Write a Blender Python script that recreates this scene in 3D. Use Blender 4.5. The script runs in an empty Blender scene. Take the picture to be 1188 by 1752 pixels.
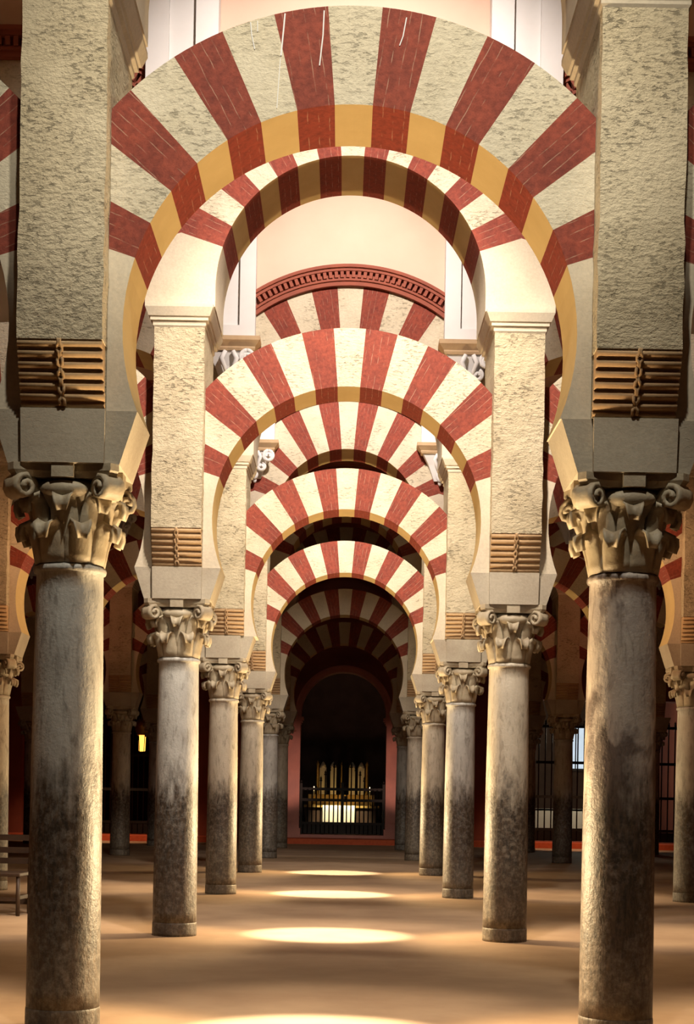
import bpy, bmesh, math, random
from math import pi, sin, cos, radians, sqrt, atan2
from mathutils import Vector, Matrix

random.seed(7)
SC = bpy.context.scene
COL = SC.collection

# ------------------------------------------------------------------ helpers
def link(o):
    COL.objects.link(o); return o

def tag(o, label=None, cat=None, group=None, kind=None):
    if label: o['label'] = label
    if cat: o['category'] = cat
    if group: o['group'] = group
    if kind: o['kind'] = kind
    return o

def empty(name, loc, rz=0.0):
    o = bpy.data.objects.new(name, None)
    o.empty_display_size = 0.2
    o.location = loc; o.rotation_euler = (0, 0, rz)
    return link(o)

KIDS = {}
def adopt(child, parent):
    if parent is not None:
        child.parent = parent
        KIDS.setdefault(parent, []).append(child)

def copy_tree(o, parent=None):
    c = o.copy(); link(c)
    c.parent = None
    if parent is not None:
        adopt(c, parent)
    for ch in KIDS.get(o, []):
        copy_tree(ch, c)
    return c

class MB:
    """collects verts / faces (with material slots and metric uvs) and links them as one mesh object"""
    def __init__(s):
        s.v = []; s.f = []; s.m = []; s.uv = []; s.sm = []
    def face(s, idx, mat=0, uv=None, smooth=False):
        s.f.append(tuple(idx)); s.m.append(mat); s.uv.append(uv); s.sm.append(smooth)
    def vert(s, p):
        s.v.append(tuple(p)); return len(s.v) - 1
    def box(s, x0, x1, y0, y1, z0, z1, mat=0):
        b = len(s.v)
        for z in (z0, z1):
            for (x, y) in ((x0, y0), (x1, y0), (x1, y1), (x0, y1)):
                s.v.append((x, y, z))
        for q in ((3, 2, 1, 0), (4, 5, 6, 7), (0, 1, 5, 4), (1, 2, 6, 5), (2, 3, 7, 6), (3, 0, 4, 7)):
            s.face([b + i for i in q], mat)
    def frustum(s, a, b_, z0, z1, mat=0):
        """rects a,b_ = (x0,x1,y0,y1) at z0 / z1"""
        b = len(s.v)
        for (x0, x1, y0, y1), z in ((a, z0), (b_, z1)):
            for (x, y) in ((x0, y0), (x1, y0), (x1, y1), (x0, y1)):
                s.v.append((x, y, z))
        for q in ((3, 2, 1, 0), (4, 5, 6, 7), (0, 1, 5, 4), (1, 2, 6, 5), (2, 3, 7, 6), (3, 0, 4, 7)):
            s.face([b + i for i in q], mat)
    def prism(s, poly, y0, y1, mats, uvs=None, front=0):
        """poly: ccw (x,z) seen from -Y; mats: per edge material; extrude y0(front)->y1(back)"""
        n = len(poly); b = len(s.v)
        for (x, z) in poly: s.v.append((x, y0, z))
        for (x, z) in poly: s.v.append((x, y1, z))
        fuv = [uvs[i] for i in range(n)] if uvs else None
        s.face([b + i for i in range(n)], front, fuv)
        s.face([b + n + i for i in reversed(range(n))], front, fuv[::-1] if fuv else None)
        d = y1 - y0
        for i in range(n):
            j = (i + 1) % n
            uv = None
            if uvs:
                ui, uj = uvs[i][0], uvs[j][0]
                vi, vj = uvs[i][1], uvs[j][1]
                uv = [(ui, vi + 9), (ui, vi + 9 + d), (uj, vj + 9 + d), (uj, vj + 9)]
            s.face([b + i, b + n + i, b + n + j, b + j], mats[i] if mats else 0, uv)
    def lathe(s, prof, n=32, mat=0, smooth=True, cap=True, cx=0, cy=0):
        b = len(s.v)
        for (r, z) in prof:
            for k in range(n):
                a = 2 * pi * k / n
                s.v.append((cx + r * cos(a), cy + r * sin(a), z))
        for i in range(len(prof) - 1):
            for k in range(n):
                k2 = (k + 1) % n
                s.face((b + i * n + k, b + i * n + k2, b + (i + 1) * n + k2, b + (i + 1) * n + k), mat, None, smooth)
        if cap:
            s.face([b + k for k in reversed(range(n))], mat)
            e = b + (len(prof) - 1) * n
            s.face([e + k for k in range(n)], mat)
    def tube(s, pts, rad, n=8, mat=0, smooth=True):
        """rad: number or list"""
        pts = [Vector(p) for p in pts]
        m = len(pts); b = len(s.v)
        rs = rad if isinstance(rad, (list, tuple)) else [rad] * m
        up = None
        for i, p in enumerate(pts):
            t = (pts[min(i + 1, m - 1)] - pts[max(i - 1, 0)]).normalized()
            if up is None:
                up = Vector((0, 0, 1)) if abs(t.z) < .9 else Vector((1, 0, 0))
            sd = t.cross(up).normalized(); up = sd.cross(t).normalized()
            for k in range(n):
                a = 2 * pi * k / n
                s.v.append(tuple(p + rs[i] * (cos(a) * sd + sin(a) * up)))
        for i in range(m - 1):
            for k in range(n):
                k2 = (k + 1) % n
                s.face((b + i * n + k, b + (i + 1) * n + k, b + (i + 1) * n + k2, b + i * n + k2), mat, None, smooth)
        s.face([b + k for k in range(n)], mat)
        s.face([b + (m - 1) * n + k for k in reversed(range(n))], mat)
    def grid_solid(s, top, bot, mat=0):
        """two matching point grids -> closed slab, smooth"""
        R = len(top); C = len(top[0]); b = len(s.v)
        for g in (top, bot):
            for row in g:
                for p in row: s.v.append(tuple(p))
        T = lambda i, j: b + i * C + j
        B = lambda i, j: b + R * C + i * C + j
        for i in range(R - 1):
            for j in range(C - 1):
                s.face((T(i, j), T(i, j + 1), T(i + 1, j + 1), T(i + 1, j)), mat, None, True)
                s.face((B(i, j), B(i + 1, j), B(i + 1, j + 1), B(i, j + 1)), mat, None, True)
        for i in range(R - 1):
            s.face((T(i, 0), T(i + 1, 0), B(i + 1, 0), B(i, 0)), mat, None, True)
            s.face((T(i + 1, C - 1), T(i, C - 1), B(i, C - 1), B(i + 1, C - 1)), mat, None, True)
        for j in range(C - 1):
            s.face((T(0, j + 1), T(0, j), B(0, j), B(0, j + 1)), mat, None, True)
            s.face((T(R - 1, j), T(R - 1, j + 1), B(R - 1, j + 1), B(R - 1, j)), mat, None, True)
    def ellipsoid(s, c, r, n=14, m=8, mat=0, rot=None):
        b = len(s.v)
        rows = []
        for i in range(m + 1):
            th = pi * i / m
            row = []
            for k in range(n):
                a = 2 * pi * k / n
                p = Vector((r[0] * sin(th) * cos(a), r[1] * sin(th) * sin(a), r[2] * cos(th)))
                if rot is not None: p = rot @ p
                row.append(s.vert(Vector(c) + p))
            rows.append(row)
        for i in range(m):
            for k in range(n):
                k2 = (k + 1) % n
                s.face((rows[i][k], rows[i + 1][k], rows[i + 1][k2], rows[i][k2]), mat, None, True)
    def build(s, name, mats, parent=None, bevel=0, weld=False):
        me = bpy.data.meshes.new(name)
        me.from_pydata(s.v, [], s.f)
        if not isinstance(mats, (list, tuple)): mats = [mats]
        for m in mats: me.materials.append(m)
        for p, mi, sm in zip(me.polygons, s.m, s.sm):
            p.material_index = mi; p.use_smooth = sm
        if any(u is not None for u in s.uv):
            ul = me.uv_layers.new(name='uv')
            for p, u in zip(me.polygons, s.uv):
                if u is None: continue
                for li, c in zip(p.loop_indices, u): ul.data[li].uv = c
        bm = bmesh.new(); bm.from_mesh(me)
        if weld: bmesh.ops.remove_doubles(bm, verts=bm.verts, dist=1e-5)
        bmesh.ops.recalc_face_normals(bm, faces=bm.faces)
        bm.to_mesh(me); bm.free()
        o = bpy.data.objects.new(name, me); link(o)
        adopt(o, parent)
        if bevel:
            md = o.modifiers.new('bevel', 'BEVEL'); md.width = bevel; md.segments = 2; md.limit_method = 'ANGLE'
        return o

def clip(poly, axis, val, keep_less, data=None):
    """Sutherland-Hodgman on one half-plane; poly of (x,z,tag)"""
    out = []
    n = len(poly)
    ins = lambda p: (p[axis] <= val + 1e-9) if keep_less else (p[axis] >= val - 1e-9)
    for i in range(n):
        a, b = poly[i], poly[(i + 1) % n]
        ia, ib = ins(a), ins(b)
        if ia: out.append(a)
        if ia != ib:
            t = (val - a[axis]) / (b[axis] - a[axis])
            out.append((a[0] + t * (b[0] - a[0]), a[1] + t * (b[1] - a[1]), 0 if ia else a[2]))
    return out

# ------------------------------------------------------------------ materials
def newmat(name):
    m = bpy.data.materials.new(name); m.use_nodes = True
    nt = m.node_tree; nt.nodes.clear()
    out = nt.nodes.new('ShaderNodeOutputMaterial')
    b = nt.nodes.new('ShaderNodeBsdfPrincipled')
    nt.links.new(b.outputs[0], out.inputs[0])
    return m, nt, b

class N:
    def __init__(s, nt): s.nt = nt
    def new(s, t, **kw):
        n = s.nt.nodes.new(t)
        for k, v in kw.items(): setattr(n, k, v)
        return n
    def lk(s, a, b): s.nt.links.new(a, b)
    def pos(s, scale=(1, 1, 1), obj=False):
        if obj: src = s.new('ShaderNodeTexCoord').outputs['Object']
        else: src = s.new('ShaderNodeNewGeometry').outputs['Position']
        mp = s.new('ShaderNodeMapping'); mp.inputs['Scale'].default_value = scale
        s.lk(src, mp.inputs[0]); return mp.outputs[0]
    def noise(s, vec, scale, detail=4, rough=.55, dist=0):
        n = s.new('ShaderNodeTexNoise'); n.inputs['Scale'].default_value = scale
        n.inputs['Detail'].default_value = detail; n.inputs['Roughness'].default_value = rough
        n.inputs['Distortion'].default_value = dist
        s.lk(vec, n.inputs['Vector']); return n.outputs[0]
    def ramp(s, fac, stops):
        r = s.new('ShaderNodeValToRGB')
        el = r.color_ramp.elements
        while len(el) < len(stops): el.new(.5)
        for e, (p, c) in zip(el, stops):
            e.position = p; e.color = (*c, 1) if len(c) == 3 else c
        s.lk(fac, r.inputs[0]); return r.outputs[0]
    def mix(s, fac, a, b, mode='MIX'):
        m = s.new('ShaderNodeMix', data_type='RGBA', blend_type=mode)
        for sock, v in ((m.inputs[0], fac), (m.inputs[6], a), (m.inputs[7], b)):
            if hasattr(v, 'is_output'): s.lk(v, sock)
            elif isinstance(v, (int, float)): sock.default_value = v
            else: sock.default_value = (*v, 1)
        return m.outputs[2]
    def math(s, op, a, b=0.0, c=None, clampv=False):
        m = s.new('ShaderNodeMath', operation=op); m.use_clamp = clampv
        for i, v in enumerate((a, b, c)):
            if v is None: continue
            if hasattr(v, 'is_output'): s.lk(v, m.inputs[i])
            else: m.inputs[i].default_value = v
        return m.outputs[0]
    def bump(s, h, strength, dist, bsdf, prev=None):
        b = s.new('ShaderNodeBump'); b.inputs['Strength'].default_value = strength
        b.inputs['Distance'].default_value = dist
        s.lk(h, b.inputs['Height'])
        if prev is not None: s.lk(prev, b.inputs['Normal'])
        s.lk(b.outputs[0], bsdf.inputs['Normal']); return b.outputs[0]

def mat_stone(name, c1, c2, pit=.75, bump=.9, dist=.03, rough=.9, cscale=1.6):
    """pale limestone, pitted with short horizontal gouges"""
    m, nt, b = newmat(name); n = N(nt)
    p = n.pos((1, 1, 1)); ph = n.pos((13, 13, 36))
    big = n.noise(p, cscale, 5, .6)
    col = n.mix(n.ramp(big, [(.35, (0, 0, 0)), (.68, (1, 1, 1))]), c1, c2)
    fine = n.noise(p, 45, 4, .7)
    col = n.mix(.22, col, n.ramp(fine, [(.3, (.25, .22, .16)), (.7, (1, .97, .9))]), 'MULTIPLY')
    g = n.noise(ph, 1.5, 5, .65, .4)
    mask = n.ramp(n.noise(p, 3.2, 3, .5), [(.38, (0, 0, 0)), (.6, (1, 1, 1))])
    pits = n.ramp(g, [(.30, (0, 0, 0)), (.44, (1, 1, 1))])
    pits = n.mix(mask, (1, 1, 1), pits)
    col = n.mix(pit * .28, col, n.mix(pits, (.35, .27, .16), (1, 1, 1)), 'MULTIPLY')
    n.lk(col, b.inputs['Base Color'])
    b.inputs['Roughness'].default_value = rough
    h = n.math('ADD', n.math('MULTIPLY', pits, pit), n.math('MULTIPLY', fine, .35))
    h = n.math('ADD', h, n.math('MULTIPLY', n.noise(n.pos((1, 1, 1.8)), 17, 4, .7), 1.1 * pit))
    n.bump(h, bump, dist, b)
    return m

def mat_brick(name, c1, c2, line=(.5, .3, .2), bump=.5, rough_pit=.3):
    """red brick voussoir: thin radial joints from metric uv"""
    m, nt, b = newmat(name); n = N(nt)
    p = n.pos()
    uv = n.new('ShaderNodeUVMap'); sep = n.new('ShaderNodeSeparateXYZ'); n.lk(uv.outputs[0], sep.inputs[0])
    wob = n.math('MULTIPLY', n.noise(p, 7, 2), .016)
    u = n.math('ADD', sep.outputs[0], wob)
    fr = n.math('FRACT', n.math('DIVIDE', u, .062))
    d = n.math('ABSOLUTE', n.math('SUBTRACT', fr, .5))
    br = n.noise(p, 9, 3)
    ln = n.math('MULTIPLY', n.math('GREATER_THAN', d, .46), n.ramp(br, [(.45, (0, 0, 0)), (.62, (1, 1, 1))]))
    col = n.mix(n.ramp(n.noise(p, 4.5, 6, .65), [(.3, (0, 0, 0)), (.7, (1, 1, 1))]), c1, c2)
    dark = n.noise(p, 26, 5, .7)
    col = n.mix(.65, col, n.ramp(dark, [(.3, (.35, .25, .22)), (.62, (1, 1, 1))]), 'MULTIPLY')
    col = n.mix(n.math('MULTIPLY', ln, .55), col, line)
    n.lk(col, b.inputs['Base Color'])
    b.inputs['Roughness'].default_value = .85
    h = n.math('SUBTRACT', n.math('MULTIPLY', dark, rough_pit * 2), n.math('MULTIPLY', ln, .5))
    n.bump(h, bump, .02, b)
    return m

def mat_plain(name, c1, c2=None, scale=3, rough=.8, bump=.15, bscale=30, metallic=0, dist=.01, spec=None):
    m, nt, b = newmat(name); n = N(nt)
    p = n.pos()
    c2 = c2 or c1
    col = n.mix(n.ramp(n.noise(p, scale, 5, .6), [(.33, (0, 0, 0)), (.67, (1, 1, 1))]), c1, c2)
    n.lk(col, b.inputs['Base Color'])
    b.inputs['Roughness'].default_value = rough; b.inputs['Metallic'].default_value = metallic
    if spec is not None: b.inputs['Specular IOR Level'].default_value = spec
    if bump: n.bump(n.noise(p, bscale, 5, .65), bump, dist, b)
    return m

def mat_emit(name, c, s, stripes=False):
    m, nt, b = newmat(name); n = N(nt)
    b.inputs['Base Color'].default_value = (*c, 1)
    b.inputs['Emission Color'].default_value = (*c, 1)
    b.inputs['Emission Strength'].default_value = s
    k = n.math('MULTIPLY_ADD', n.noise(n.pos(), 5, 3), .6 * s, .7 * s)
    n.lk(k, b.inputs['Emission Strength'])
    return m

def mat_marble(name, light1, light2, dark1=(.028, .021, .016), dark2=(.115, .075, .045), scar=False):
    """polished column shaft: grey stone above, dark greasy grime up to hand height"""
    m, nt, b = newmat(name); n = N(nt)
    p = n.pos(); ps = n.pos((8, 8, 2.2))
    tc = n.new('ShaderNodeNewGeometry'); sep = n.new('ShaderNodeSeparateXYZ'); n.lk(tc.outputs['Position'], sep.inputs[0])
    z = sep.outputs[2]
    base = n.mix(n.ramp(n.noise(p, 3.5, 6, .65), [(.35, (0, 0, 0)), (.65, (1, 1, 1))]), light1, light2)
    veins = n.noise(ps, 2.2, 6, .7, .6)
    base = n.mix(.6, base, n.ramp(veins, [(.33, (.3, .27, .24)), (.5, (1, 1, 1))]), 'MULTIPLY')
    if scar:
        blot = n.ramp(n.noise(n.pos((3, 3, 1.3)), 1.3, 4, .6, .3), [(.52, (1, 1, 1)), (.60, (.22, .17, .16))])
        base = n.mix(.85, base, blot, 'MULTIPLY')
    edge = n.math('ADD', z, n.math('MULTIPLY', n.math('SUBTRACT', n.noise(ps, 1.6, 5, .7), .5), 1.1))
    up = n.new('ShaderNodeMapRange'); n.lk(edge, up.inputs[0])
    up.inputs[1].default_value = 1.28; up.inputs[2].default_value = 1.62
    up.inputs[3].default_value = 1; up.inputs[4].default_value = 0
    lo = n.new('ShaderNodeMapRange'); n.lk(edge, lo.inputs[0])
    lo.inputs[1].default_value = .25; lo.inputs[2].default_value = .95
    lo.inputs[3].default_value = .86; lo.inputs[4].default_value = 1
    g = n.math('MULTIPLY', up.outputs[0], lo.outputs[0])
    g = n.math('MULTIPLY', g, n.ramp(n.noise(p, 22, 5, .75), [(.3, (.6, .6, .6)), (.55, (1, 1, 1))]))
    grime = n.mix(n.ramp(n.noise(ps, 5, 5, .7), [(.4, (0, 0, 0)), (.7, (1, 1, 1))]), dark1, dark2)
    col = n.mix(g, base, grime)
    n.lk(col, b.inputs['Base Color'])
    b.inputs['Roughness'].default_value = .52
    n.bump(n.math('ADD', n.noise(ps, 3, 5, .7), n.noise(p, 40, 3, .6)), .35, .012, b)
    return m

STONE = mat_stone('pitted_limestone', (.66, .55, .38), (.52, .42, .27))
STONE_V = mat_stone('voussoir_limestone', (.70, .61, .46), (.60, .51, .36), pit=.6, bump=.8, dist=.02)
STONE_S = mat_stone('dressed_limestone', (.70, .60, .46), (.60, .50, .37), pit=.2, bump=.35, dist=.012)
BLOCK = mat_stone('impost_stone', (.50, .43, .33), (.38, .31, .23), pit=.25, bump=.4, dist=.015)
BRICK = mat_brick('red_brick', (.31, .058, .030), (.20, .036, .021))
BRICK_S = mat_brick('red_painted_soffit', (.30, .045, .022), (.25, .036, .02), bump=.15, rough_pit=.1)
OCHRE = mat_plain('ochre_painted_soffit', (.63, .45, .20), (.56, .39, .165), 3, .85, .12)
ROLLS = mat_stone('carved_roll_stone', (.55, .36, .19), (.44, .27, .14), pit=.15, bump=.4, dist=.01)
CAPST = mat_plain('carved_capital_stone', (.47, .39, .27), (.30, .23, .15), 6, .6, .4, 26, dist=.012)
PINK = mat_plain('pink_plaster', (.72, .50, .385), (.68, .455, .345), 1.2, .9, .1)
WHITE = mat_plain('white_plaster', (.74, .72, .70), (.70, .67, .64), 2, .8, .08)
TERRA = mat_plain('terracotta_moulding', (.30, .075, .04), (.24, .06, .035), 6, .8, .2)
MOULD = mat_plain('buff_moulding', (.52, .36, .20), (.44, .29, .16), 5, .8, .2)
FLOOR = mat_plain('worn_floor_stone', (.42, .285, .18), (.31, .20, .125), .9, .7, .12, 9, dist=.02, spec=.25)
REDWALL = mat_plain('dark_red_plaster', (.30, .085, .05), (.22, .06, .04), 1.2, .9, .15)
JAMB = mat_plain('rose_marble', (.55, .22, .17), (.44, .18, .15), 2.5, .6, .1)
DARKST = mat_plain('dark_brown_stone', (.16, .10, .07), (.11, .07, .05), 2, .8, .2)  # dark brown stone for the walls beyond the end wall
IRON = mat_plain('black_iron', (.010, .009, .008), (.016, .012, .010), 9, .5, .2, metallic=.7)
WOOD = mat_plain('dark_walnut', (.035, .018, .010), (.06, .03, .016), 6, .5, .25, 18)
CARPET = mat_plain('red_carpet', (.60, .12, .045), (.5, .09, .035), 12, .95, .2, 80)
CEIL = mat_plain('ceiling_plaster', (.5, .42, .33), (.42, .34, .26), 1.5, .9, .1)
CLOTH = mat_plain('white_altar_linen', (.85, .80, .70), (.80, .74, .64), 4, .9, .1)
GILT = mat_plain('gilded_wood', (.62, .42, .14), (.45, .28, .08), 6, .45, .2, 18, metallic=.4)
BRASS = mat_plain('brass', (.7, .45, .15), (.55, .33, .10), 9, .35, .1, metallic=1)
WAX = mat_plain('candle_wax', (.8, .74, .6), (.75, .68, .52), 9, .6, .05)
FLAME = mat_emit('candle_flame', (1, .72, .32), 14)
AMBER = mat_emit('amber_lantern_glass', (1, .42, .06), 3.0)
WINDOWG = mat_emit('lit_window_glass', (.62, .74, .85), .9)
MARBLES = [mat_marble('grey_marble', (.52, .49, .44), (.40, .37, .33)),
           mat_marble('buff_marble', (.56, .48, .37), (.44, .37, .28)),
           mat_marble('blotched_marble', (.50, .42, .35), (.38, .31, .27), scar=True)]

# ------------------------------------------------------------------ layout (metres; camera at origin looking along +Y)
AX = [8.86, 14.78, 21.0, 26.9, 33.1, 39.4]        # the six arcades
W = 3.2                                            # bay width
HALF = W / 2
BAYS = {0: 1, 1: 1, 2: 1, 3: 1, 4: 2, 5: 2}        # bays to each side of the aisle bay
ORD = ['nearest', 'second', 'third', 'fourth', 'fifth', 'farthest']
ZC = 3.22          # top of capitals
ZB = 3.52          # top of impost blocks
ZI0, ZI1 = 5.75, 5.95   # pier imposts
ZTOP = 10.4
PW = .237          # pier half width

# ------------------------------------------------------------------ columns
def leaf(mb, ang, r0, z0, h, w, out, curl):
    prof = [(r0, 0), (r0 + .010, .25 * h), (r0 + .02, .5 * h), (r0 + .035, .74 * h), (r0 + out * .55, .92 * h),
            (r0 + out * .88, h), (r0 + out, .97 * h), (r0 + out * 1.02, (1 - curl * .5) * h), (r0 + out * .88, (1 - curl) * h)]
    wid = [1.0, 1.04, 1.04, 1.0, .92, .82, .70, .56, .36]
    th = .022
    top, bot = [], []
    for i, (r, z) in enumerate(prof):
        rt, rb = [], []
        a0 = prof[max(i - 1, 0)]; a1 = prof[min(i + 1, len(prof) - 1)]
        tx, tz = a1[0] - a0[0], a1[1] - a0[1]; L = sqrt(tx * tx + tz * tz) or 1
        nx, nz = tz / L, -tx / L
        for j in range(7):
            s = (j - 3) / 3
            half = w * wid[i] / 2
            lift = .012 * (1 - s * s) - (.020 * abs(s) if i > 3 else .004 * abs(s))
            rib = 0
            for (lst, off) in ((rt, lift + rib), (rb, lift - th)):
                rr = r + nx * off; zz = z + nz * off
                y = s * half
                x = sqrt(max(rr * rr - (y * .8) ** 2, 1e-4))
                ca, sa = cos(ang), sin(ang)
                lst.append((x * ca - y * sa, x * sa + y * ca, z0 + zz))
        top.append(rt); bot.append(rb)
    mb.grid_solid(top, bot)

def make_column(mi):
    root = empty('marble_column', (0, 0, 0))
    mb = MB()
    prof = []
    for i in range(25):
        t = i / 24
        r = .212 - .020 * t - .004 * sin(pi * t) * -1
        prof.append((r, .13 + t * (2.63 - .13)))
    prof += [(.205, 2.635), (.210, 2.650), (.205, 2.668), (.193, 2.672), (.190, 2.68)]
    mb.lathe(prof, 48)
    mb.build('shaft', MARBLES[mi], root)
    mb = MB()
    mb.lathe([(.2145, 0), (.2155, .03), (.2150, .11), (.2138, .124), (.2122, .127), (.206, .135)], 48)
    mb.build('base', MARBLES[mi], root)
    # capital: bell with two rings of smooth leaves
    mb = MB()
    z0 = 2.68
    mb.lathe([(.185, z0), (.190, z0 + .05), (.195, z0 + .18), (.21, z0 + .30), (.245, z0 + .37), (.262, z0 + .40),
              (.258, z0 + .43), (.235, z0 + .45), (.21, z0 + .47)], 32)
    for k in range(8):
        leaf(mb, 2 * pi * (k + .5) / 8, .192, z0, .205, .150, .082, .36)
    for k in range(8):
        leaf(mb, 2 * pi * k / 8, .197, z0 + .10, .255, .150, .090, .28)
    cap = mb.build('capital', CAPST, root)
    # egg roll between volutes on the four sides
    mb = MB()
    for k in range(4):
        a = k * pi / 2
        rot = Matrix.Rotation(a, 3, 'Z')
        mb.ellipsoid(rot @ Vector((.235, 0, z0 + .405)), (.062, .135, .052), 16, 8, 0, rot)
    mb.build('echinus_roll', CAPST, cap)
    for k in range(4):
        a = pi / 4 + k * pi / 2
        ca, sa = cos(a), sin(a)
        mb = MB()
        # spiral volute: swept along radial plane, wide tangentially
        pts = []
        for i in range(22):
            t = i / 21
            if t < .4:
                u = t / .4
                rr = .19 + .16 * u; zz = z0 + .30 + .175 * sin(u * pi / 2)
                wd = .045 + .02 * u
            else:
                u = (t - .4) / .6
                th = pi / 2 - u * 2.6 * pi
                R = .068 * (1 - .75 * u)
                rr = .35 + R * cos(th); zz = z0 + .475 - .068 + R * sin(th)
                wd = .065 + .014 * u
            pts.append((rr, zz, wd))
        tp, bt = [], []
        for i, (rr, zz, wd) in enumerate(pts):
            p0 = pts[max(i - 1, 0)]; p1 = pts[min(i + 1, len(pts) - 1)]
            tx, tz = p1[0] - p0[0], p1[1] - p0[1]; L = sqrt(tx * tx + tz * tz) or 1
            nx, nz = -tz / L, tx / L
            rowt, rowb = [], []
            for j in range(5):
                s = (j - 2) / 2 * wd
                for row, off in ((rowt, .014), (rowb, -.014)):
                    r2, z2 = rr + nx * off, zz + nz * off
                    row.append((r2 * ca - s * sa, r2 * sa + s * ca, z2))
            tp.append(rowt); bt.append(rowb)
        mb.grid_solid(tp, bt)
        rot = Matrix.Rotation(a, 3, 'Z')
        mb.ellipsoid((.35 * ca, .35 * sa, z0 + .407), (.060, .058, .060), 14, 8, 0, rot)
        mb.build('volute', CAPST, cap)
    # abacus with concave sides and a boss on each
    mb = MB()
    def abac(z, sc):
        ring = []
        for k in range(4):
            rot = Matrix.Rotation(k * pi / 2, 3, 'Z')
            for i in range(9):
                t = (i - 4) / 4
                x = (.262 + .052 * t * t) * sc; y = t * .272 * sc
                ring.append(rot @ Vector((x, y, z)))
        return ring
    zs = [(z0 + .468, .93), (z0 + .488, .97), (z0 + .50, 1.0), (z0 + .54, 1.0)]
    base = len(mb.v)
    for z, sc in zs:
        for p in abac(z, sc): mb.vert(p)
    n = 36
    for i in range(len(zs) - 1):
        for k in range(n):
            mb.face((base + i * n + k, base + i * n + (k + 1) % n, base + (i + 1) * n + (k + 1) % n, base + (i + 1) * n + k))
    mb.face([base + k for k in reversed(range(n))]); mb.face([base + 3 * n + k for k in range(n)])
    for k in range(4):
        rot = Matrix.Rotation(k * pi / 2, 3, 'Z')
        b = len(mb.v)
        mb.box(.24, .305, -.062, .062, z0 + .462, z0 + .538)
        for i in range(b, len(mb.v)): mb.v[i] = tuple(rot @ Vector(mb.v[i]))
    mb.build('abacus', CAPST, cap)
    # impost block: straight block under the pier plus flaring wings under the arches
    mb = MB()
    mb.frustum((-PW + .005, PW - .005, -.315, .315), (-PW, PW, -.325, .325), ZC, ZB)
    mb.frustum((-.315, .315, -.275, .275), (-.412, .412, -.283, .283), ZC, ZB)
    mb.build('impost_block', BLOCK, root)
    return root

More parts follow.
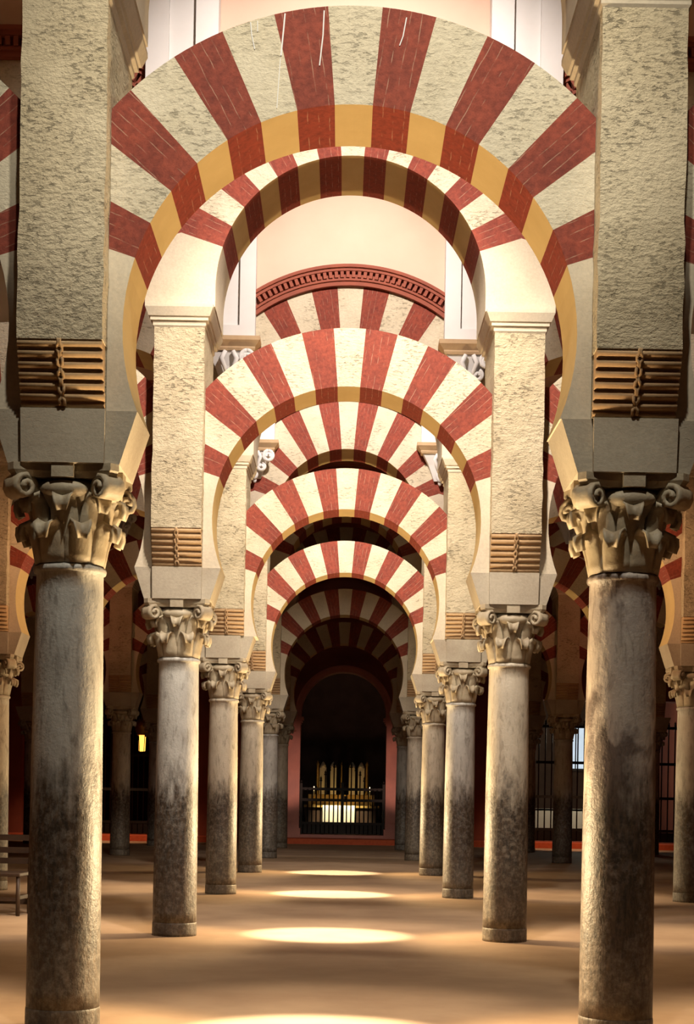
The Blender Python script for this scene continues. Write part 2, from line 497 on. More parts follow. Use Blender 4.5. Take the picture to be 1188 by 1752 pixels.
# ------------------------------------------------------------------ piers
def make_pier():
    root = empty('stone_pier', (0, 0, ZB))
    zz = lambda z: z - ZB
    mb = MB()
    # body, slightly irregular rough-hewn faces
    rnd = random.Random(3)
    nx, ny, nz = 3, 5, 16
    z0, z1 = zz(3.87), zz(ZI0)
    def P(i, j, k):
        x = -PW + 2 * PW * i / nx; y = -.455 + .955 * j / ny; z = z0 + (z1 - z0) * k / nz
        return Vector((x, y, z))
    idx = {}
    for i in range(nx + 1):
        for j in range(ny + 1):
            for k in range(nz + 1):
                if i in (0, nx) or j in (0, ny) or k in (0, nz):
                    p = P(i, j, k)
                    if 0 < k < nz:
                        p.x += rnd.uniform(-.005, .005); p.y += rnd.uniform(-.005, .004)
                    idx[i, j, k] = mb.vert(p)
    for k in range(nz):
        for i in range(nx):
            mb.face((idx[i, 0, k], idx[i + 1, 0, k], idx[i + 1, 0, k + 1], idx[i, 0, k + 1]))
            mb.face((idx[i + 1, ny, k], idx[i, ny, k], idx[i, ny, k + 1], idx[i + 1, ny, k + 1]))
        for j in range(ny):
            mb.face((idx[0, j + 1, k], idx[0, j, k], idx[0, j, k + 1], idx[0, j + 1, k + 1]))
            mb.face((idx[nx, j, k], idx[nx, j + 1, k], idx[nx, j + 1, k + 1], idx[nx, j, k + 1]))
    for i in range(nx):
        for j in range(ny):
            for k, fl in ((0, True), (nz, False)):
                q = (idx[i, j, k], idx[i + 1, j, k], idx[i + 1, j + 1, k], idx[i, j + 1, k])
                mb.face(q[::-1] if fl else q)
    mb.build('pier_body', STONE, root)
    mb = MB(); mb.box(-PW + .004, PW - .004, -.31, .31, zz(ZB), zz(3.88)); mb.build('pier_core', STONE, root)
    # roll corbels front and back
    for sgn in (-1, 1):
        ymax = .455 if sgn < 0 else .50
        mb = MB()
        # backing slope
        pr = [(.28, zz(ZB)), (.305, zz(ZB)), (ymax - .01, zz(3.86)), (ymax - .01, zz(3.875)), (.28, zz(3.875))]
        b = len(mb.v)
        for x in (-PW + .006, PW - .006):
            for (y, z) in pr: mb.vert((x, sgn * y, z))
        n = len(pr)
        mb.face([b + i for i in range(n)]); mb.face([b + n + i for i in reversed(range(n))])
        for i in range(n): mb.face((b + i, b + (i + 1) % n, b + n + (i + 1) % n, b + n + i))
        rc = mb.build('roll_corbel', ROLLS, root)
        nr = 7
        hs = [.034, .050, .052, .052, .052, .052, .044]
        z = ZB + .004
        for q in range(nr):
            h = hs[q]; t = (z + h / 2 - ZB) / .345
            yc = .300 + (ymax - .310) * t
            r = h / 2
            prof = []
            for i in range(9):
                a = -pi / 2 + pi * i / 8
                prof.append((yc - .012 + (r * .95 + .012) * cos(a), zz(z + r) + r * .96 * sin(a)))
            m2 = MB(); b = 0
            L = PW - .002
            for x in (-L, L):
                for (y, zq) in prof: m2.vert((x, sgn * y, zq))
            for i in range(8): m2.face((i, i + 1, 9 + i + 1, 9 + i), 0, None, True)
            m2.face(list(range(9))); m2.face(list(range(17, 8, -1))); m2.face((0, 9, 17, 8))
            m2.build('roll', ROLLS, rc)
            z += h + .0012
        m2 = MB()
        pts = []
        for i in range(40):
            t = i / 39
            y = .300 + (ymax - .310) * t + .030 + .008 * abs(sin(t * 7 * pi))
            pts.append((0, sgn * y, zz(ZB + .015 + t * .33)))
        for off in (-.013, .013):
            m2.tube([(p[0] + off * (1 if i % 8 < 4 else .3), p[1], p[2]) for i, p in enumerate(pts)], .0095, 6)
        m2.build('braided_rib', ROLLS, rc)
    # impost moulding
    mb = MB()
    steps = [(0, .0), (.012, .015), (.012, .05), (.035, .058), (.035, .088), (.05, .094), (.082, .17), (.082, .20)]
    for (e0, h0), (e1, h1) in zip(steps[:-1], steps[1:]):
        if h1 - h0 < .001: continue
        mb.frustum((-PW - e0, PW + e0, -.455 - e0, .50 + e0), (-PW - e1, PW + e1, -.455 - e1, .50 + e1), zz(ZI0 + h0), zz(ZI0 + h1))
    mb.build('impost_moulding', STONE_S, root)
    return root

# ------------------------------------------------------------------ arches
def arc_poly(R0, R1, cz, a0, a1, seg=4):
    """ccw from -Y: returns points with tags 1 on the intrados edges. angles from vertical, + to the right"""
    inner = [(R0 * sin(a), cz + R0 * cos(a), a) for a in [a0 + (a1 - a0) * i / seg for i in range(seg + 1)]]
    outer = [(R1 * sin(a), cz + R1 * cos(a), a) for a in [a1 + (a0 - a1) * i / seg for i in range(seg + 1)]]
    pts = [(x, z, 1) for (x, z, a) in inner]
    pts[-1] = (pts[-1][0], pts[-1][1], 0)
    pts += [(x, z, 0) for (x, z, a) in outer]
    return pts

def put_voussoir(poly, y0, y1, cz, R0, name, mats, parent, ang):
    uvs = []
    ca, sa = cos(ang), sin(ang)
    for (x, z, t) in poly:
        dx, dz = x, z - cz
        uvs.append((dx * ca - dz * sa + 5, dx * sa + dz * ca))
    mb = MB()
    mb.prism([(x, z) for (x, z, t) in poly], y0, y1, [1 if t == 1 else 0 for (_, _, t) in poly], uvs)
    return mb.build(name, mats, parent)

def make_arch(kind):
    lower = kind == 'lower'
    if lower:
        R0, R1, cz, zs = 1.28, 1.836, 3.99, ZB
        xc, y0, y1, step = HALF - PW + .002, -.275, .28, radians(9.6)
        root = empty('horseshoe_arch', (0, 0, ZB))
    else:
        R0, R1, cz, zs = 1.27, 2.11, 6.12, ZI1
        xc, y0, y1, step = HALF, -.455, .50, radians(9.6)
        root = empty('round_arch', (0, 0, ZI1))
    org = zs
    for i in range(-7, 8):
        a0, a1 = (i - .5) * step, (i + .5) * step
        poly = arc_poly(R0, R1, cz, a0, a1)
        poly = clip(poly, 0, xc, True); poly = clip(poly, 0, -xc, False)
        poly = [(x, z - org, t) for (x, z, t) in poly]
        red = i % 2 != 0
        o = put_voussoir(poly, y0, y1, cz - org, R0, 'voussoir', (BRICK, BRICK_S) if red else (STONE_V, OCHRE), root, (a0 + a1) / 2)
        o['label'] = 'red brick voussoir' if red else 'cream stone voussoir'
    for sg in (-1, 1):
        am = 7.5 * step
        aend = pi / 2 + math.asin(min(1, max(0, (cz - zs) / R0))) if lower else pi / 2
        pts = []
        seg = 9
        for k in range(seg + 1):
            a = am + (aend - am) * k / seg
            pts.append((sg * R0 * sin(a), cz + R0 * cos(a) - org, 1))
        if not lower: pts.append((sg * R0, 0, 0))
        else: pts[-1] = (pts[-1][0], 0, 0)
        if not lower: pts[-2] = (pts[-2][0], pts[-2][1], 1)
        zt = cz + xc / math.tan(am) - org
        pts.append((sg * xc, 0, 0)); pts.append((sg * xc, zt, 0))
        if sg > 0:
            poly = pts
        else:
            # reverse order; tags belong to the edge that starts at the point
            rev = pts[::-1]
            tg = [p[2] for p in pts]
            poly = []
            n = len(pts)
            for q, p in enumerate(rev):
                orig = n - 1 - q
                poly.append((p[0], p[1], tg[(orig - 1) % n]))
        o = put_voussoir(poly, y0, y1, cz - org, R0, 'springer', (STONE_S, OCHRE if lower else STONE_S), root, sg * pi / 2)
        o['label'] = 'plain pale stone springer'
    if not lower:
        # terracotta archivolt with a dentil band, between the pilasters
        def ring(mb, r0, r1, ya, yb, seg=28):
            x_lim = 1.268
            am = math.asin(x_lim / r1)
            ai = math.asin(x_lim / r0)
            inn = [(r0 * sin(a), cz + r0 * cos(a) - org) for a in [-ai + 2 * ai * i / seg for i in range(seg + 1)]]
            out = [(r1 * sin(a), cz + r1 * cos(a) - org) for a in [-am + 2 * am * i / seg for i in range(seg + 1)]]
            b = len(mb.v)
            for y in (ya, yb):
                for p in inn: mb.vert((p[0], y, p[1]))
                for p in out: mb.vert((p[0], y, p[1]))
            n = seg + 1
            I = lambda y, k: b + y * 2 * n + k
            O = lambda y, k: b + y * 2 * n + n + k
            for k in range(seg):
                mb.face((I(0, k), I(0, k + 1), O(0, k + 1), O(0, k)))
                mb.face((I(1, k + 1), I(1, k), O(1, k), O(1, k + 1)))
                mb.face((O(0, k), O(0, k + 1), O(1, k + 1), O(1, k)))
                mb.face((I(0, k + 1), I(0, k), I(1, k), I(1, k + 1)))
            for k in (0, seg): mb.face((I(0, k), O(0, k), O(1, k), I(1, k)))
        mb = MB()
        ring(mb, 2.112, 2.17, -.52, -.40); ring(mb, 2.17, 2.20, -.545, -.40); ring(mb, 2.20, 2.29, -.50, -.40)
        ring(mb, 2.29, 2.33, -.58, -.40); ring(mb, 2.33, 2.37, -.61, -.40)
        av = mb.build('archivolt', TERRA, root)
        mb = MB()
        am = math.asin(1.24 / 2.24)
        nd = 34
        for k in range(nd):
            a = -am + 2 * am * (k + .5) / nd
            ca, sa = cos(a), sin(a)
            b = len(mb.v)
            mb.box(-.022, .022, -.57, -.50, 2.205, 2.285)
            for i in range(b, len(mb.v)):
                x, y, z = mb.v[i]
                mb.v[i] = (x * ca + z * sa, y, cz - org + z * ca - x * sa)
        mb.build('dentil_band', TERRA, av)
    return root

# ------------------------------------------------------------------ pilasters over the piers
def make_pilaster():
    root = empty('pilaster', (0, 0, 7.46))
    z = lambda q: q - 7.46
    hw = .335
    mb = MB()
    mb.box(-hw, -.125, -.66, -.456, 0, z(ZTOP))
    mb.box(.125, hw, -.66, -.456, 0, z(ZTOP))
    mb.box(-.125, .125, -.66, -.456, 0, .17)
    mb.box(-.125, .125, -.66, -.456, z(9.98), z(ZTOP))
    mb.build('pilaster_shaft', WHITE, root)
    mb = MB(); mb.box(-.126, .126, -.60, -.456, .16, z(9.99)); mb.build('sunk_panel', WHITE, root)
    mb = MB()
    st = [(.33, -.70, 7.28), (.345, -.715, 7.31), (.345, -.715, 7.33), (.39, -.76, 7.38), (.41, -.78, 7.40), (.41, -.78, 7.455)]
    for (w0, y0, za), (w1, y1, zb) in zip(st[:-1], st[1:]):
        mb.frustum((-w0, w0, y0, -.456), (-w1, w1, y1, -.456), z(za), z(zb))
    cn = mb.build('corbel_cornice', MOULD, root)
    # console with scrolls
    mb = MB()
    mb.frustum((-.10, .10, -.52, -.456), (-.20, .20, -.60, -.456), z(6.84), z(7.10))
    mb.frustum((-.20, .20, -.60, -.456), (-.30, .30, -.68, -.456), z(7.10), z(7.285))
    co = mb.build('console', WHITE, root)
    for sg in (-1, 1):
        mb = MB()
        def spiral(cx, cy_, cz_, r, turns, a0, tr, dirn=1):
            pts = []; rad = []
            for i in range(26):
                t = i / 25
                a = a0 + dirn * turns * 2 * pi * t
                R = r * (1 - .78 * t)
                pts.append((cx + sg * R * cos(a), cy_ - .02 * t, cz_ + R * sin(a))); rad.append(tr * (1 - .35 * t))
            mb.tube(pts, rad, 8)
        spiral(.235, -.70, z(7.185), .098, 1.35, pi / 2, .030)
        spiral(.115, -.655, z(7.01), .075, 1.25, pi * .6, .026)
        mb.tube([(sg * .05, -.70, z(7.27)), (sg * .10, -.71, z(7.17)), (sg * .06, -.68, z(7.07)), (sg * .03, -.63, z(6.95))], [.03, .036, .03, .018], 8)
        mb.build('scroll', WHITE, co)
    mb = MB()
    mb.ellipsoid((0, -.60, z(6.93)), (.075, .05, .13), 12, 8)
    mb.ellipsoid((0, -.56, z(6.80)), (.035, .035, .05), 10, 6)
    mb.build('leaf_drop', WHITE, co)
    return root

# ------------------------------------------------------------------ place the arcades
protos = {}
def spawn(key, maker, loc, rz=0):
    if key not in protos:
        o = maker(); protos[key] = o
    else:
        o = copy_tree(protos[key])
    o.location = (loc[0], loc[1], o.location.z); o.rotation_euler = (0, 0, rz)
    return o

def side_of(x): return 'left' if x < 0 else 'right'
rows_txt = ['nearest', 'second nearest', 'third nearest', 'fourth nearest', 'second farthest', 'farthest']
col_feats = {(0, -1): ('tall grey column with collared foot', 0),
             (0, 1): ('tall brown blotched column', 2),
             (1, -1): ('pale grey column blackened below', 0), (1, 1): ('buff column reddish below', 1),
             (2, -1): ('slim buff column', 1), (2, 1): ('slim blue grey column', 0),
             (3, -1): ('small buff marble column', 1), (3, 1): ('small buff marble column', 1)}
JIT = {(2, -1): -.045, (2, 1): .02, (0, 1): .012}
rr = random.Random(11)
for k, Y in enumerate(AX):
    nb = BAYS[k]
    xs = [HALF + W * i for i in range(nb + 1)]
    for x0 in xs:
        for sg in (-1, 1):
            x = sg * x0
            inner = x0 < 2
            feat, mi = col_feats.get((k, sg), ('dark marble column', (k + (sg > 0)) % 2)) if inner else ('dim marble column', (k + (sg < 0)) % 2)
            c = spawn(('col', mi), lambda: make_column(mi), (x + (JIT.get((k, sg), 0) if inner else 0), Y, 0), rr.choice([0, pi / 2, pi, -pi / 2]) * 0)
            where = (f'{rows_txt[k]} in the row {side_of(x)} of aisle' if inner else
                     f"in the {rows_txt[k]} arcade, {'first' if x0 < 6 else 'second'} outside {side_of(x)} aisle row")
            tag(c, f'{feat}, {where}', 'column', 'marble columns of the arcades', 'thing')
            p = spawn('pier', make_pier, (x, Y))
            tag(p, f"cream pitted pier with roll corbels on {rows_txt[k]} column {side_of(x)} of aisle" if inner else
                f"stone pier in the {rows_txt[k]} arcade, {'first' if x0 < 6 else 'second'} outside the {side_of(x)} aisle row",
                'pier', 'stone piers on the columns', 'thing')
            q = spawn('pilaster', make_pilaster, (x, Y))
            tag(q, (f"white pilaster on scroll corbel above {rows_txt[k]} pier {side_of(x)} of aisle" if inner else
                f"white pilaster in the {rows_txt[k]} arcade, {'first' if x0 < 6 else 'second'} outside the {side_of(x)} aisle row"),
                'pilaster', 'white pilasters above the piers', 'thing')
    for b in range(-nb, nb + 1):
        xc = b * W
        a = spawn('lower', lambda: make_arch('lower'), (xc, Y))
        u = spawn('upper', lambda: make_arch('upper'), (xc, Y))
        if b == 0:
            la = f'red and cream striped horseshoe arch over the aisle, {rows_txt[k]} of six'
            lu = f'upper round striped arch above the aisle, {rows_txt[k]} of six'
        else:
            n_ = 'next to' if abs(b) == 1 else 'second beyond'
            la = f'horseshoe side arch in the {rows_txt[k]} arcade, {n_} aisle bay on its {side_of(b)}'
            lu = f'upper side arch in the {rows_txt[k]} arcade, {n_} aisle bay on its {side_of(b)}'
        if k == 0 and b == 0:
            for (pts, w_) in (([(488, 23), (486, 45), (481, 95)], .008), ([(480, 100), (477, 140), (474, 185)], .004), ([(555, 18), (553, 60), (547, 112)], .007),
                              ([(429, 38), (431, 60), (436, 84)], .005), ([(696, 30), (690, 62), (684, 78)], .006), ([(441, 36), (441, 54)], .004)):
                P3 = []
                for (px, py) in pts:
                    dx, dy = px - 585, py - 1361
                    P3.append(((dx + dy * .01745) / 304.2, 1.38 - (dy - dx * .01745) / 304.2 - ZB))
                mb = MB()
                n_ = len(P3)
                for (x, z) in P3:
                    for ox in (-w_ / 2, w_ / 2):
                        for oy in (-.280, -.2745): mb.vert((x + ox, oy, z))
                for q in range(n_ - 1):
                    A = [4 * q + t for t in (0, 2, 3, 1)]; B = [4 * q + 4 + t for t in (0, 2, 3, 1)]
                    for t in range(4): mb.face((A[t], A[(t + 1) % 4], B[(t + 1) % 4], B[t]))
                mb.face((0, 2, 3, 1)); e = 4 * (n_ - 1); mb.face((e, e + 1, e + 3, e + 2))
                st_ = mb.build('lime_streak', WHITE, a); st_['label'] = 'thin white lime drip'
        tag(a, la, 'arch', 'horseshoe arches of the arcades', 'thing')
        tag(u, lu, 'arch', 'upper arches of the arcades', 'thing')
    # plaster wall over the upper arches
    mb = MB()
    R1, cz = 2.108, 6.12
    am = math.asin((HALF) / R1)
    seg = 16
    for b in range(-nb, nb + 1):
        pts = [(b * W + R1 * sin(a), cz + R1 * cos(a)) for a in [-am + 2 * am * i / seg for i in range(seg + 1)]]
        for (xa, za), (xb, zb) in zip(pts[:-1], pts[1:]):
            for y, fl in ((-.45, False), (.46, True)):
                i0 = len(mb.v)
                for q in ((xa, y, za), (xb, y, zb), (xb, y, ZTOP), (xa, y, ZTOP)): mb.vert(q)
                f = (i0, i0 + 1, i0 + 2, i0 + 3)
                mb.face(f[::-1] if fl else f)
            i0 = len(mb.v)
            for q in ((xa, -.45, za), (xb, -.45, zb), (xb, .46, zb), (xa, .46, za)): mb.vert(q)
            mb.face((i0 + 3, i0 + 2, i0 + 1, i0))
    w = mb.build('wall_upper', PINK, None, weld=True)
    w.location = (0, Y, 0)
    tag(w, f'pink plaster wall above the upper arches of the {rows_txt[k]} arcade', 'wall', None, 'structure')

# ------------------------------------------------------------------ room shell
XS, YB, YF = 11.2, 44.0, -2.0
mb = MB(); mb.box(-XS, XS, YF, 56, -.2, 0); tag(mb.build('floor', FLOOR), 'worn brownish stone floor of the hall', 'floor', None, 'structure')
mb = MB(); mb.box(-XS, XS, YF, 56, ZTOP, ZTOP + .2); tag(mb.build('ceiling', CEIL), 'pale plaster ceiling above the arcades', 'ceiling', None, 'structure')
for nm, sg in (('wall_left', -1), ('wall_right', 1)):
    mb = MB(); mb.box(sg * XS - .15, sg * XS + .15, YF, 56, 0, ZTOP)
    tag(mb.build(nm, REDWALL), f'dark red plaster side wall on the {side_of(sg)} of the hall', 'wall', None, 'structure')

# end wall with an arched portal and two chapel openings
mb = MB()
PR, PCZ, PX0 = 1.24, 3.72, .02
def wallbox(x0, x1, z0, z1): mb.box(x0, x1, YB, YB + .7, z0, z1)
CH = [(-9.25, -5.35, 4.25), (5.2, 10.2, 4.25)]
wallbox(-XS, CH[0][0], 0, ZTOP); wallbox(CH[0][0], CH[0][1], 4.25, ZTOP)
wallbox(CH[0][1], PX0 - 1.30, 0, 3.4); wallbox(PX0 + 1.30, CH[1][0], 0, 3.4)
wallbox(CH[0][1], PX0 - 1.7, 3.4, ZTOP); wallbox(PX0 + 1.7, CH[1][0], 3.4, ZTOP)
wallbox(CH[1][0], CH[1][1], 4.25, ZTOP); wallbox(CH[1][1], XS, 0, ZTOP)
# spandrel round the portal arch
a_low = pi / 2 + math.asin((PCZ - 3.4) / (PR + .06))
seg = 24
angs = [-a_low + 2 * a_low * i / seg for i in range(seg + 1)]
Rw = PR + .06
for a, b_ in zip(angs[:-1], angs[1:]):
    def outp(t):
        x, z = sin(t), cos(t)
        # project to the rectangle x +-1.7, z 3.4..ZTOP
        s = 1.7 / max(abs(x), 1e-6)
        if z > 0: s = min(s, (ZTOP - PCZ) / z)
        else: s = min(s, (3.4 - PCZ) / z) if z < 0 else s
        return (PX0 + s * x, PCZ + s * z)
    i0 = len(mb.v)
    q = [(PX0 + Rw * sin(a), PCZ + Rw * cos(a)), (PX0 + Rw * sin(b_), PCZ + Rw * cos(b_)), outp(b_), outp(a)]
    for y in (YB, YB + .7):
        for (x, z) in q: mb.vert((x, y, z))
    mb.face((i0, i0 + 1, i0 + 2, i0 + 3)); mb.face((i0 + 7, i0 + 6, i0 + 5, i0 + 4)); mb.face((i0 + 1, i0, i0 + 4, i0 + 5)); mb.face((i0 + 3, i0 + 2, i0 + 6, i0 + 7))
for sg, in ((-1,), (1,)):
    pass
tag(mb.build('wall_back', REDWALL), 'dark red end wall pierced by an arched portal', 'wall', None, 'structure')
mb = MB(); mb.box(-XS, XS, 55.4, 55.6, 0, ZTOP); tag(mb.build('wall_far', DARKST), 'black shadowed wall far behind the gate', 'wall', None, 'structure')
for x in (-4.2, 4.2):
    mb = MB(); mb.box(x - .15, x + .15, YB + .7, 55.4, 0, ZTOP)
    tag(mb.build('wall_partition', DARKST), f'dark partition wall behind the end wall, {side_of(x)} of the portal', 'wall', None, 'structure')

# portal surround
pt = empty('portal_surround', (PX0, YB, 0))
tag(pt, 'rose marble portal surround with moulded horseshoe arch at the end of the aisle', 'portal', None, 'thing')
for sg in (-1, 1):
    mb = MB()
    xa, xb = sorted((sg * 1.24, sg * 1.72))
    mb.box(xa, xb, -.10, .5, .15, 3.42)
    xa, xb = sorted((sg * 1.36, sg * 1.60)); mb.box(xa, xb, -.14, -.09, .6, 3.2)
    mb.box(*sorted((sg * 1.20, sg * 1.74)), -.15, .5, .0, .42)
    mb.build('jamb', JAMB, pt)
    mb = MB()
    for (e, z0, z1) in ((.02, 3.42, 3.48), (.05, 3.48, 3.54), (.09, 3.54, 3.62)):
        xa, xb = sorted((sg * (1.24 - e), sg * (1.72 + e))); mb.box(xa, xb, -.10 - e, .5, z0, z1)
    mb.build('impost', JAMB, pt)
def half_ring(mb, r0, r1, y0, y1, cz, al, seg=36):
    b = len(mb.v); n = seg + 1
    an = [-al + 2 * al * i / seg for i in range(n)]
    for y in (y0, y1):
        for r in (r0, r1):
            for a in an: mb.vert((r * sin(a), y, cz + r * cos(a)))
    I = lambda y, r, k: b + (y * 2 + r) * n + k
    for k in range(seg):
        mb.face((I(0, 0, k), I(0, 0, k + 1), I(0, 1, k + 1), I(0, 1, k)))
        mb.face((I(1, 0, k + 1), I(1, 0, k), I(1, 1, k), I(1, 1, k + 1)))
        mb.face((I(0, 1, k), I(0, 1, k + 1), I(1, 1, k + 1), I(1, 1, k)))
        mb.face((I(0, 0, k + 1), I(0, 0, k), I(1, 0, k), I(1, 0, k + 1)))
    for k in (0, seg): mb.face((I(0, 0, k), I(0, 1, k), I(1, 1, k), I(1, 0, k)))
al = pi / 2 + .09
for r0, r1, d in ((1.22, 1.34, .10), (1.34, 1.40, .16), (1.40, 1.56, .07), (1.56, 1.62, .13), (1.62, 1.70, .05)):
    mb = MB(); half_ring(mb, r0, r1, -d, .55, PCZ, al); mb.build('arch_moulding', REDWALL if r0 > 1.35 else JAMB, pt)
mb = MB()
for e, z0, z1 in ((.04, 5.52, 5.58), (.10, 5.58, 5.64), (.15, 5.64, 5.70)):
    mb.box(-2.3, 2.3, -e, .05, z0, z1)
mb.build('cornice', REDWALL, pt)

# red carpeted step along the end wall
st = MB(); st.box(-10.4, 10.4, 42.75, YB + 2.2, 0, .15)
tag(st.build('carpeted_step', CARPET), 'low red carpeted step running along the end wall', 'step', None, 'thing')
st = MB(); st.box(-1.24 + PX0, 1.24 + PX0, YB + .0, 46.3, .15, .24)
tag(st.build('door_sill', JAMB), 'worn stone sill under the iron gate', 'sill', None, 'thing')

# iron gates
def gate(name, loc, width, h0, rails, nb, crest=None, label='', r=.016):
    g = empty(name, loc)
    for z in rails:
        mb = MB(); mb.box(-width / 2, width / 2, -.025, .025, z - .04, z + .04); mb.build('rail', IRON, g)
    for k in range(nb):
        x = -width / 2 + width * (k + .5) / nb
        h = h0 + (crest(x) if crest else 0)
        mb = MB()
        mb.lathe([(r, .02), (r, h - .16), (r * 2.0, h - .14), (r * 2.0, h - .12), (r, h - .10), (r * 1.7, h - .07), (.002, h)], 8, cx=x)
        mb.build('bar', IRON, g)
    mb = MB(); mb.box(-width / 2, width / 2, -.012, .012, .02, .30); mb.build('kick_plate', IRON, g)
    for sg in (-1, 1):
        mb = MB(); x = sg * width / 2
        mb.box(x - .035, x + .035, -.035, .035, 0, h0 + .06); mb.ellipsoid((x, 0, h0 + .12), (.06, .06, .07), 10, 6)
        mb.build('post', IRON, g)
    mb = MB(); mb.box(-.045, .045, -.04, .04, .02, h0 + .1); mb.build('meeting_stile', IRON, g)
    mb = MB(); mb.box(.05, .15, -.05, .05, .95, 1.12); mb.ellipsoid((.1, -.06, 1.03), (.03, .03, .03), 8, 6); mb.build('lock', IRON, g)
    return tag(g, label, 'gate', 'iron gates in the end wall')
gate('iron_gate', (PX0, YB + .4, .24), 2.40, 1.42, (.32, 1.0, 1.32), 19,
     lambda x: (.75 * max(0, cos(min(1, abs(x) / .75) * pi / 2)) ** .7), 'low black iron gate of spiked bars in the arched portal', .019)
gate('iron_gate', (7.7, YB + .4, .15), 4.9, 3.55, (.35, 1.3, 2.3, 3.35), 26, None, 'tall black iron grille closing the chapel on the right of the portal', .02)
gate('iron_gate', (-7.30, YB + .4, .15), 3.86, 3.55, (.35, 1.3, 2.3, 3.35), 24, None, 'tall black iron grille closing the chapel on the left of the portal', .02)

# altar far behind the gate
al_ = empty('altar', (-.02, 50.0, 0))
tag(al_, 'altar with bright white linen frontal seen through the portal gate', 'altar')
mb = MB(); mb.box(-1.15, 1.15, 0, .9, 0, .98); mb.build('altar_body', WOOD, al_)
mb = MB(); mb.box(-1.25, 1.25, -.08, .95, .98, 1.05); mb.build('altar_top', GILT, al_)
mb = MB()
n = 30
tp, bt = [], []
for zq in (.32, .6, .85, 1.055):
    tp.append([(-.60 + 1.08 * i / n, -.10 - .012 * sin(i * 1.3), zq) for i in range(n + 1)])
    bt.append([(-.60 + 1.08 * i / n, -.082, zq) for i in range(n + 1)])
mb.grid_solid(tp, bt); mb.build('linen_frontal', CLOTH, al_)
rt = empty('retable', (-.02, 51.0, 1.05))
tag(rt, 'gilded retable with pale upright panels above the altar', 'retable')
mb = MB(); mb.box(-1.1, 1.1, .0, .2, 0, .35); mb.build('predella', GILT, rt)
for x in (-.62, -.28, .36, .66):
    mb = MB(); mb.box(x - .11, x + .11, -.03, .15, .36, 1.25)
    mb.lathe([(.11, 1.25), (.09, 1.33), (.04, 1.42), (.01, 1.46)], 10, cx=x, cy=.06); mb.build('panel', CLOTH, rt)
for x in (-.8, .02, .85):
    mb = MB(); mb.lathe([(.05, .36), (.035, .42), (.045, .8), (.04, 1.3), (.06, 1.36), (.0, 1.5)], 10, cx=x, cy=-.02); mb.build('colonnette', GILT, rt)
for i, x in enumerate((-.92, .05, .92)):
    c = empty('candlestick', (x, 50.3, 1.05))
    tag(c, f"brass candlestick with lit candle on the altar, {['leftmost', 'middle', 'rightmost'][i]} of three", 'candlestick', 'candlesticks on the altar')
    mb = MB(); mb.lathe([(.07, 0), (.075, .02), (.03, .05), (.022, .12), (.035, .16), (.02, .2), (.018, .26), (.05, .28), (.05, .29)], 14); mb.build('stem', BRASS, c)
    mb = MB(); mb.lathe([(.02, .29), (.02, .48)], 10); mb.build('candle', WAX, c)
    mb = MB(); mb.lathe([(.004, .48), (.020, .52), (.016, .56), (.001, .62)], 8); mb.build('flame', FLAME, c)

# chapel on the right: altar and lit windows
for i, (x0, x1) in enumerate(((8.15, 8.75), (9.75, 10.35))):
    wdw = MB(); wdw.box(x0, x1, 55.30, 55.36, 2.5, 4.0)
    o = wdw.build(f'window_{i+1}', WINDOWG)
    tag(o, f"narrow pale blue lit window behind the right grille, {['first','second'][i]} from the portal", 'window', None, 'structure')
    fr = MB()
    fr.box(x0 - .08, x0, 55.2, 55.4, 2.4, 4.1); fr.box(x1, x1 + .08, 55.2, 55.4, 2.4, 4.1)
    fr.box(x0, x1, 55.2, 55.4, 2.4, 2.5); fr.box(x0, x1, 55.2, 55.4, 4.0, 4.1); fr.box((x0 + x1) / 2 - .02, (x0 + x1) / 2 + .02, 55.26, 55.32, 2.5, 4.0)
    fr.build('window_frame', WOOD, o)
ca = empty('altar', (7.6, 50.0, 0))
tag(ca, 'long side altar with pale cloth behind the grille on the right', 'altar')
mb = MB(); mb.box(-1.5, 1.5, 0, .9, 0, 1.0); mb.build('altar_body', WOOD, ca)
mb = MB(); mb.box(-1.52, 1.52, -.06, .0, .35, 1.06); mb.box(-1.55, 1.55, -.06, .92, 1.0, 1.06); mb.build('altar_cloth', CLOTH, ca)

# hanging lantern on the left
ln = empty('hanging_lantern', (-5.55, 42.2, 2.5))
ln.scale = (.68, .68, .68)
tag(ln, 'hanging lantern with domed cap and amber glass, far left', 'lantern')
mb = MB(); mb.lathe([(.10, 0), (.13, .03), (.15, .62), (.16, .66)], 8, smooth=False); mb.build('glass', AMBER, ln)
mb = MB()
for k in range(4):
    a = pi / 4 + k * pi / 2
    mb.tube([(.13 * cos(a), .13 * sin(a), 0), (.175 * cos(a), .175 * sin(a), .66)], .016, 6)
mb.lathe([(.15, -.03), (.15, .0), (.05, -.06)][::-1], 12); mb.build('frame', IRON, ln)
mb = MB(); mb.lathe([(.22, .66), (.23, .72), (.30, .86), (.33, 1.0), (.28, 1.16), (.17, 1.28), (.06, 1.34), (.05, 1.42), (.015, 1.5)], 20); mb.build('cap', BRASS, ln)
mb = MB(); mb.tube([(0, 0, 1.48), (0, 0, (ZTOP - 2.52) / .68)], .012, 6); mb.build('chain', IRON, ln)

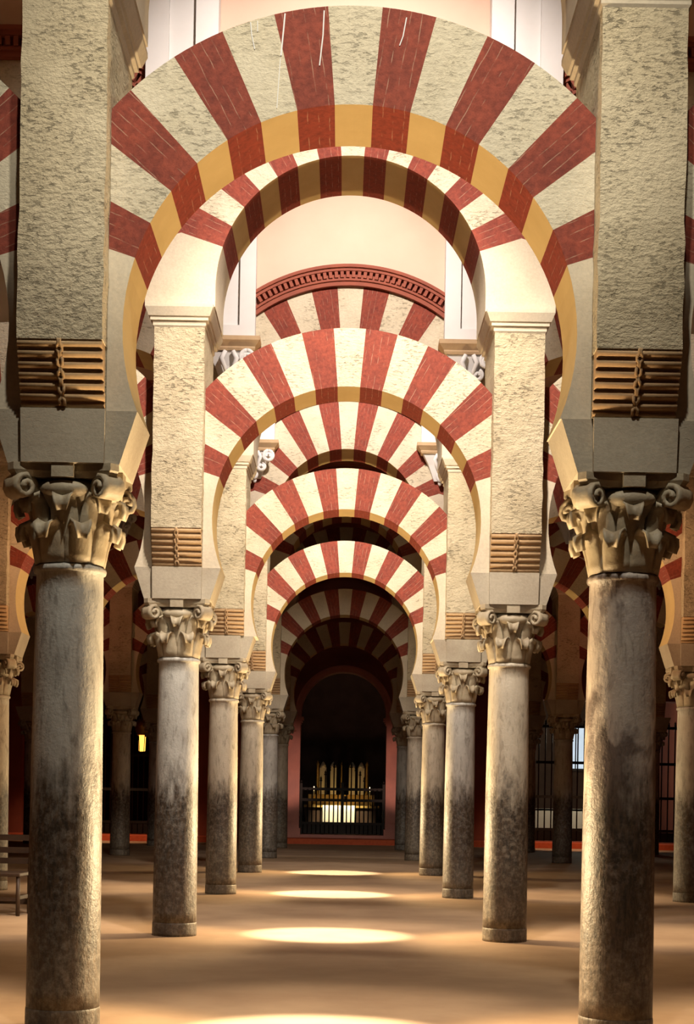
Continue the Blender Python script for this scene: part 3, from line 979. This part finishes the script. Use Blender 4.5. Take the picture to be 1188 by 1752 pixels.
# wooden chair at the left edge
ch = empty('wooden_chair', (-3.72, 16.9, 0), radians(-6))
tag(ch, 'dark wooden ladder-back chair beyond the nearest left column', 'chair')
for x in (-.22, .22):
    mb = MB(); mb.tube([(x, .2, 0), (x, .2, .45), (x + .01, .27, .9)], .024, 8); mb.build('rear_leg', WOOD, ch)
    mb = MB(); mb.tube([(x, -.2, 0), (x, -.2, .46)], .024, 8); mb.build('front_leg', WOOD, ch)
    mb = MB(); mb.box(x - .012, x + .012, -.2, .2, .18, .22); mb.build('stretcher', WOOD, ch)
mb = MB(); mb.box(-.25, .25, -.24, .23, .43, .47); mb.build('seat', WOOD, ch, bevel=.01)
for z in (.58, .70, .84):
    mb = MB(); mb.box(-.22, .22, .215 + (z - .45) * .15, .24 + (z - .45) * .15, z - .03, z + .035); mb.build('back_slat', WOOD, ch)
mb = MB(); mb.box(-.22, .22, -.21, -.19, .16, .20); mb.box(-.22, .22, .19, .21, .10, .16); mb.build('stretcher', WOOD, ch)

# ------------------------------------------------------------------ light
def light(name, typ, loc, aim, energy, color=(1, 1, 1), size=1.0, **kw):
    d = bpy.data.lights.new(name, typ); d.energy = energy; d.color = color
    if typ == 'AREA': d.shape = 'RECTANGLE'; d.size = size; d.size_y = kw.get('sy', size)
    else: d.shadow_soft_size = size
    if typ == 'SPOT':
        d.spot_size = radians(kw.get('cone', 60)); d.spot_blend = kw.get('blend', .5)
    o = bpy.data.objects.new(name, d); link(o)
    o.location = loc
    if aim is not None:
        o.rotation_euler = (Vector(aim) - Vector(loc)).to_track_quat('-Z', 'Y').to_euler()
    return o
WARMW = (1.0, .90, .74)
light('front_flood', 'SPOT', (.2, 4.6, 9.8), (0, 8.5, 5.0), 1700, (1.0, .95, .80), .15, cone=44, blend=.7)
light('front_flood', 'SPOT', (.2, 2.2, 5.6), (0, 8.5, 6.5), 720, (1.0, .95, .80), .15, cone=54, blend=.45)  # added frontal fill that evens out the nearest pier faces
for k, e in ((1, 1.12), (2, 1.1), (3, .85)):
    y = AX[k]
    light('nave_flood', 'SPOT', (.2, y - 4.5, 8.0), (0, y - .4, 5.0), 1650 * e, WARMW, .15, cone=(56, 54, 50)[k - 1], blend=.65)
    light('vault_flood', 'SPOT', (.2, y - 4.3, 9.7), (0, y - .4, (6.4, 7.6, 7.7)[k - 1]), (2000, 1280, 1900)[k - 1], (1, .88, .79), .2, cone=(84, 80, 76)[k - 1], blend=.9)
WARM = (1.0, .76, .44)
for k, e in ((0, 1.0), (1, 1.0), (2, .9), (3, .8)):
    y = AX[k]
    for sg in (-1, 1):
        light('aisle_lamp', 'SPOT', (-.1 * sg, y + .75, 1.0), (sg * 1.6, y - .05, 1.2), 520 * e, (1.0, .74, .40), .22, cone=112, blend=.5)
    yd = y + (.3 if k else -.12)
    light('aisle_downlight', 'SPOT', (-.12, yd, 5.1), (-.12, yd, 0), 6500 * e, (1.0, .86, .62), .05, cone=21, blend=.6)
    light('aisle_uplight', 'SPOT', (-.05, y + .05, .5), (-.05, y, 5), (850, 560, 800, 700)[k], WARM, .08, cone=70, blend=.6)
    if k < 3:
        for sg in (-1, 1):
            light('side_downlight', 'SPOT', (sg * 3.3, y + .5, 5.0), (sg * 3.3, y + .7, 0), 900 * e, (1.0, .80, .56), .1, cone=46, blend=.9)
        light('aisle_downlight', 'SPOT', (0, y + .5, 5.0), (0, y + .6, 0), 900 * e, (1.0, .82, .60), .1, cone=44, blend=.9)
light('gate_glow', 'SPOT', (0, 48.0, 3.4), (0, 50, .6), 1300, (1, .85, .5), .1, cone=36)
light('chapel_glow', 'POINT', (8.0, 49.0, 3.0), None, 150, (1, .93, .7), .2)
for sg in (-1, 1):
    light('portal_glow', 'SPOT', (sg * 1.0, 40.8, 1.0), (sg * 1.62, 44, 2.1), 190, (1, .60, .45), .1, cone=44, blend=.8)
    light('step_lamp', 'SPOT', (sg * 6.8, 41.4, 3.0), (sg * 6.8, 42.9, .0), 300, (1, .55, .3), .2, cone=100, blend=.7)
    light('side_aisle_lamp', 'SPOT', (sg * 2.9, 19.4, 5.0), (sg * 4.7, 20.9, 4.0), 130, (1, .56, .30), .2, cone=90, blend=.9)
    light('red_fill_spot', 'SPOT', (sg * 5.4, 29.5, 5.4), (sg * 5.2, 33, 5.2), 45, (1, .34, .18), .2, cone=60, blend=.9)  # added reddish fill on the outer piers, not a fixture of the hall

wd = bpy.data.worlds.new('World'); SC.world = wd; wd.use_nodes = True
bg = wd.node_tree.nodes['Background']
bg.inputs[0].default_value = (1, .88, .72, 1); bg.inputs[1].default_value = .012

# ------------------------------------------------------------------ camera
cd = bpy.data.cameras.new('camera'); co = bpy.data.objects.new('camera', cd); link(co)
cd.sensor_fit = 'VERTICAL'; cd.sensor_height = 36; cd.sensor_width = 36 * 1188 / 1752
cd.lens = 2610 / 1752 * 36
cd.shift_x = (594 - 585) / 1752; cd.shift_y = (1361 - 876) / 1752
cd.clip_start = .05; cd.clip_end = 200
co.location = (0, 0, 1.38); co.rotation_euler = (pi / 2, radians(-1.0), 0)
SC.camera = co
vs = SC.view_settings
SC.display_settings.display_device = 'sRGB'
vs.view_transform = 'Standard'; vs.look = 'None'; vs.exposure = 0; vs.gamma = 1; vs.use_curve_mapping = False
cy = SC.cycles
cy.max_bounces = 6; cy.diffuse_bounces = 2; cy.glossy_bounces = 3; cy.sample_clamp_indirect = 4
cy.use_denoising = True
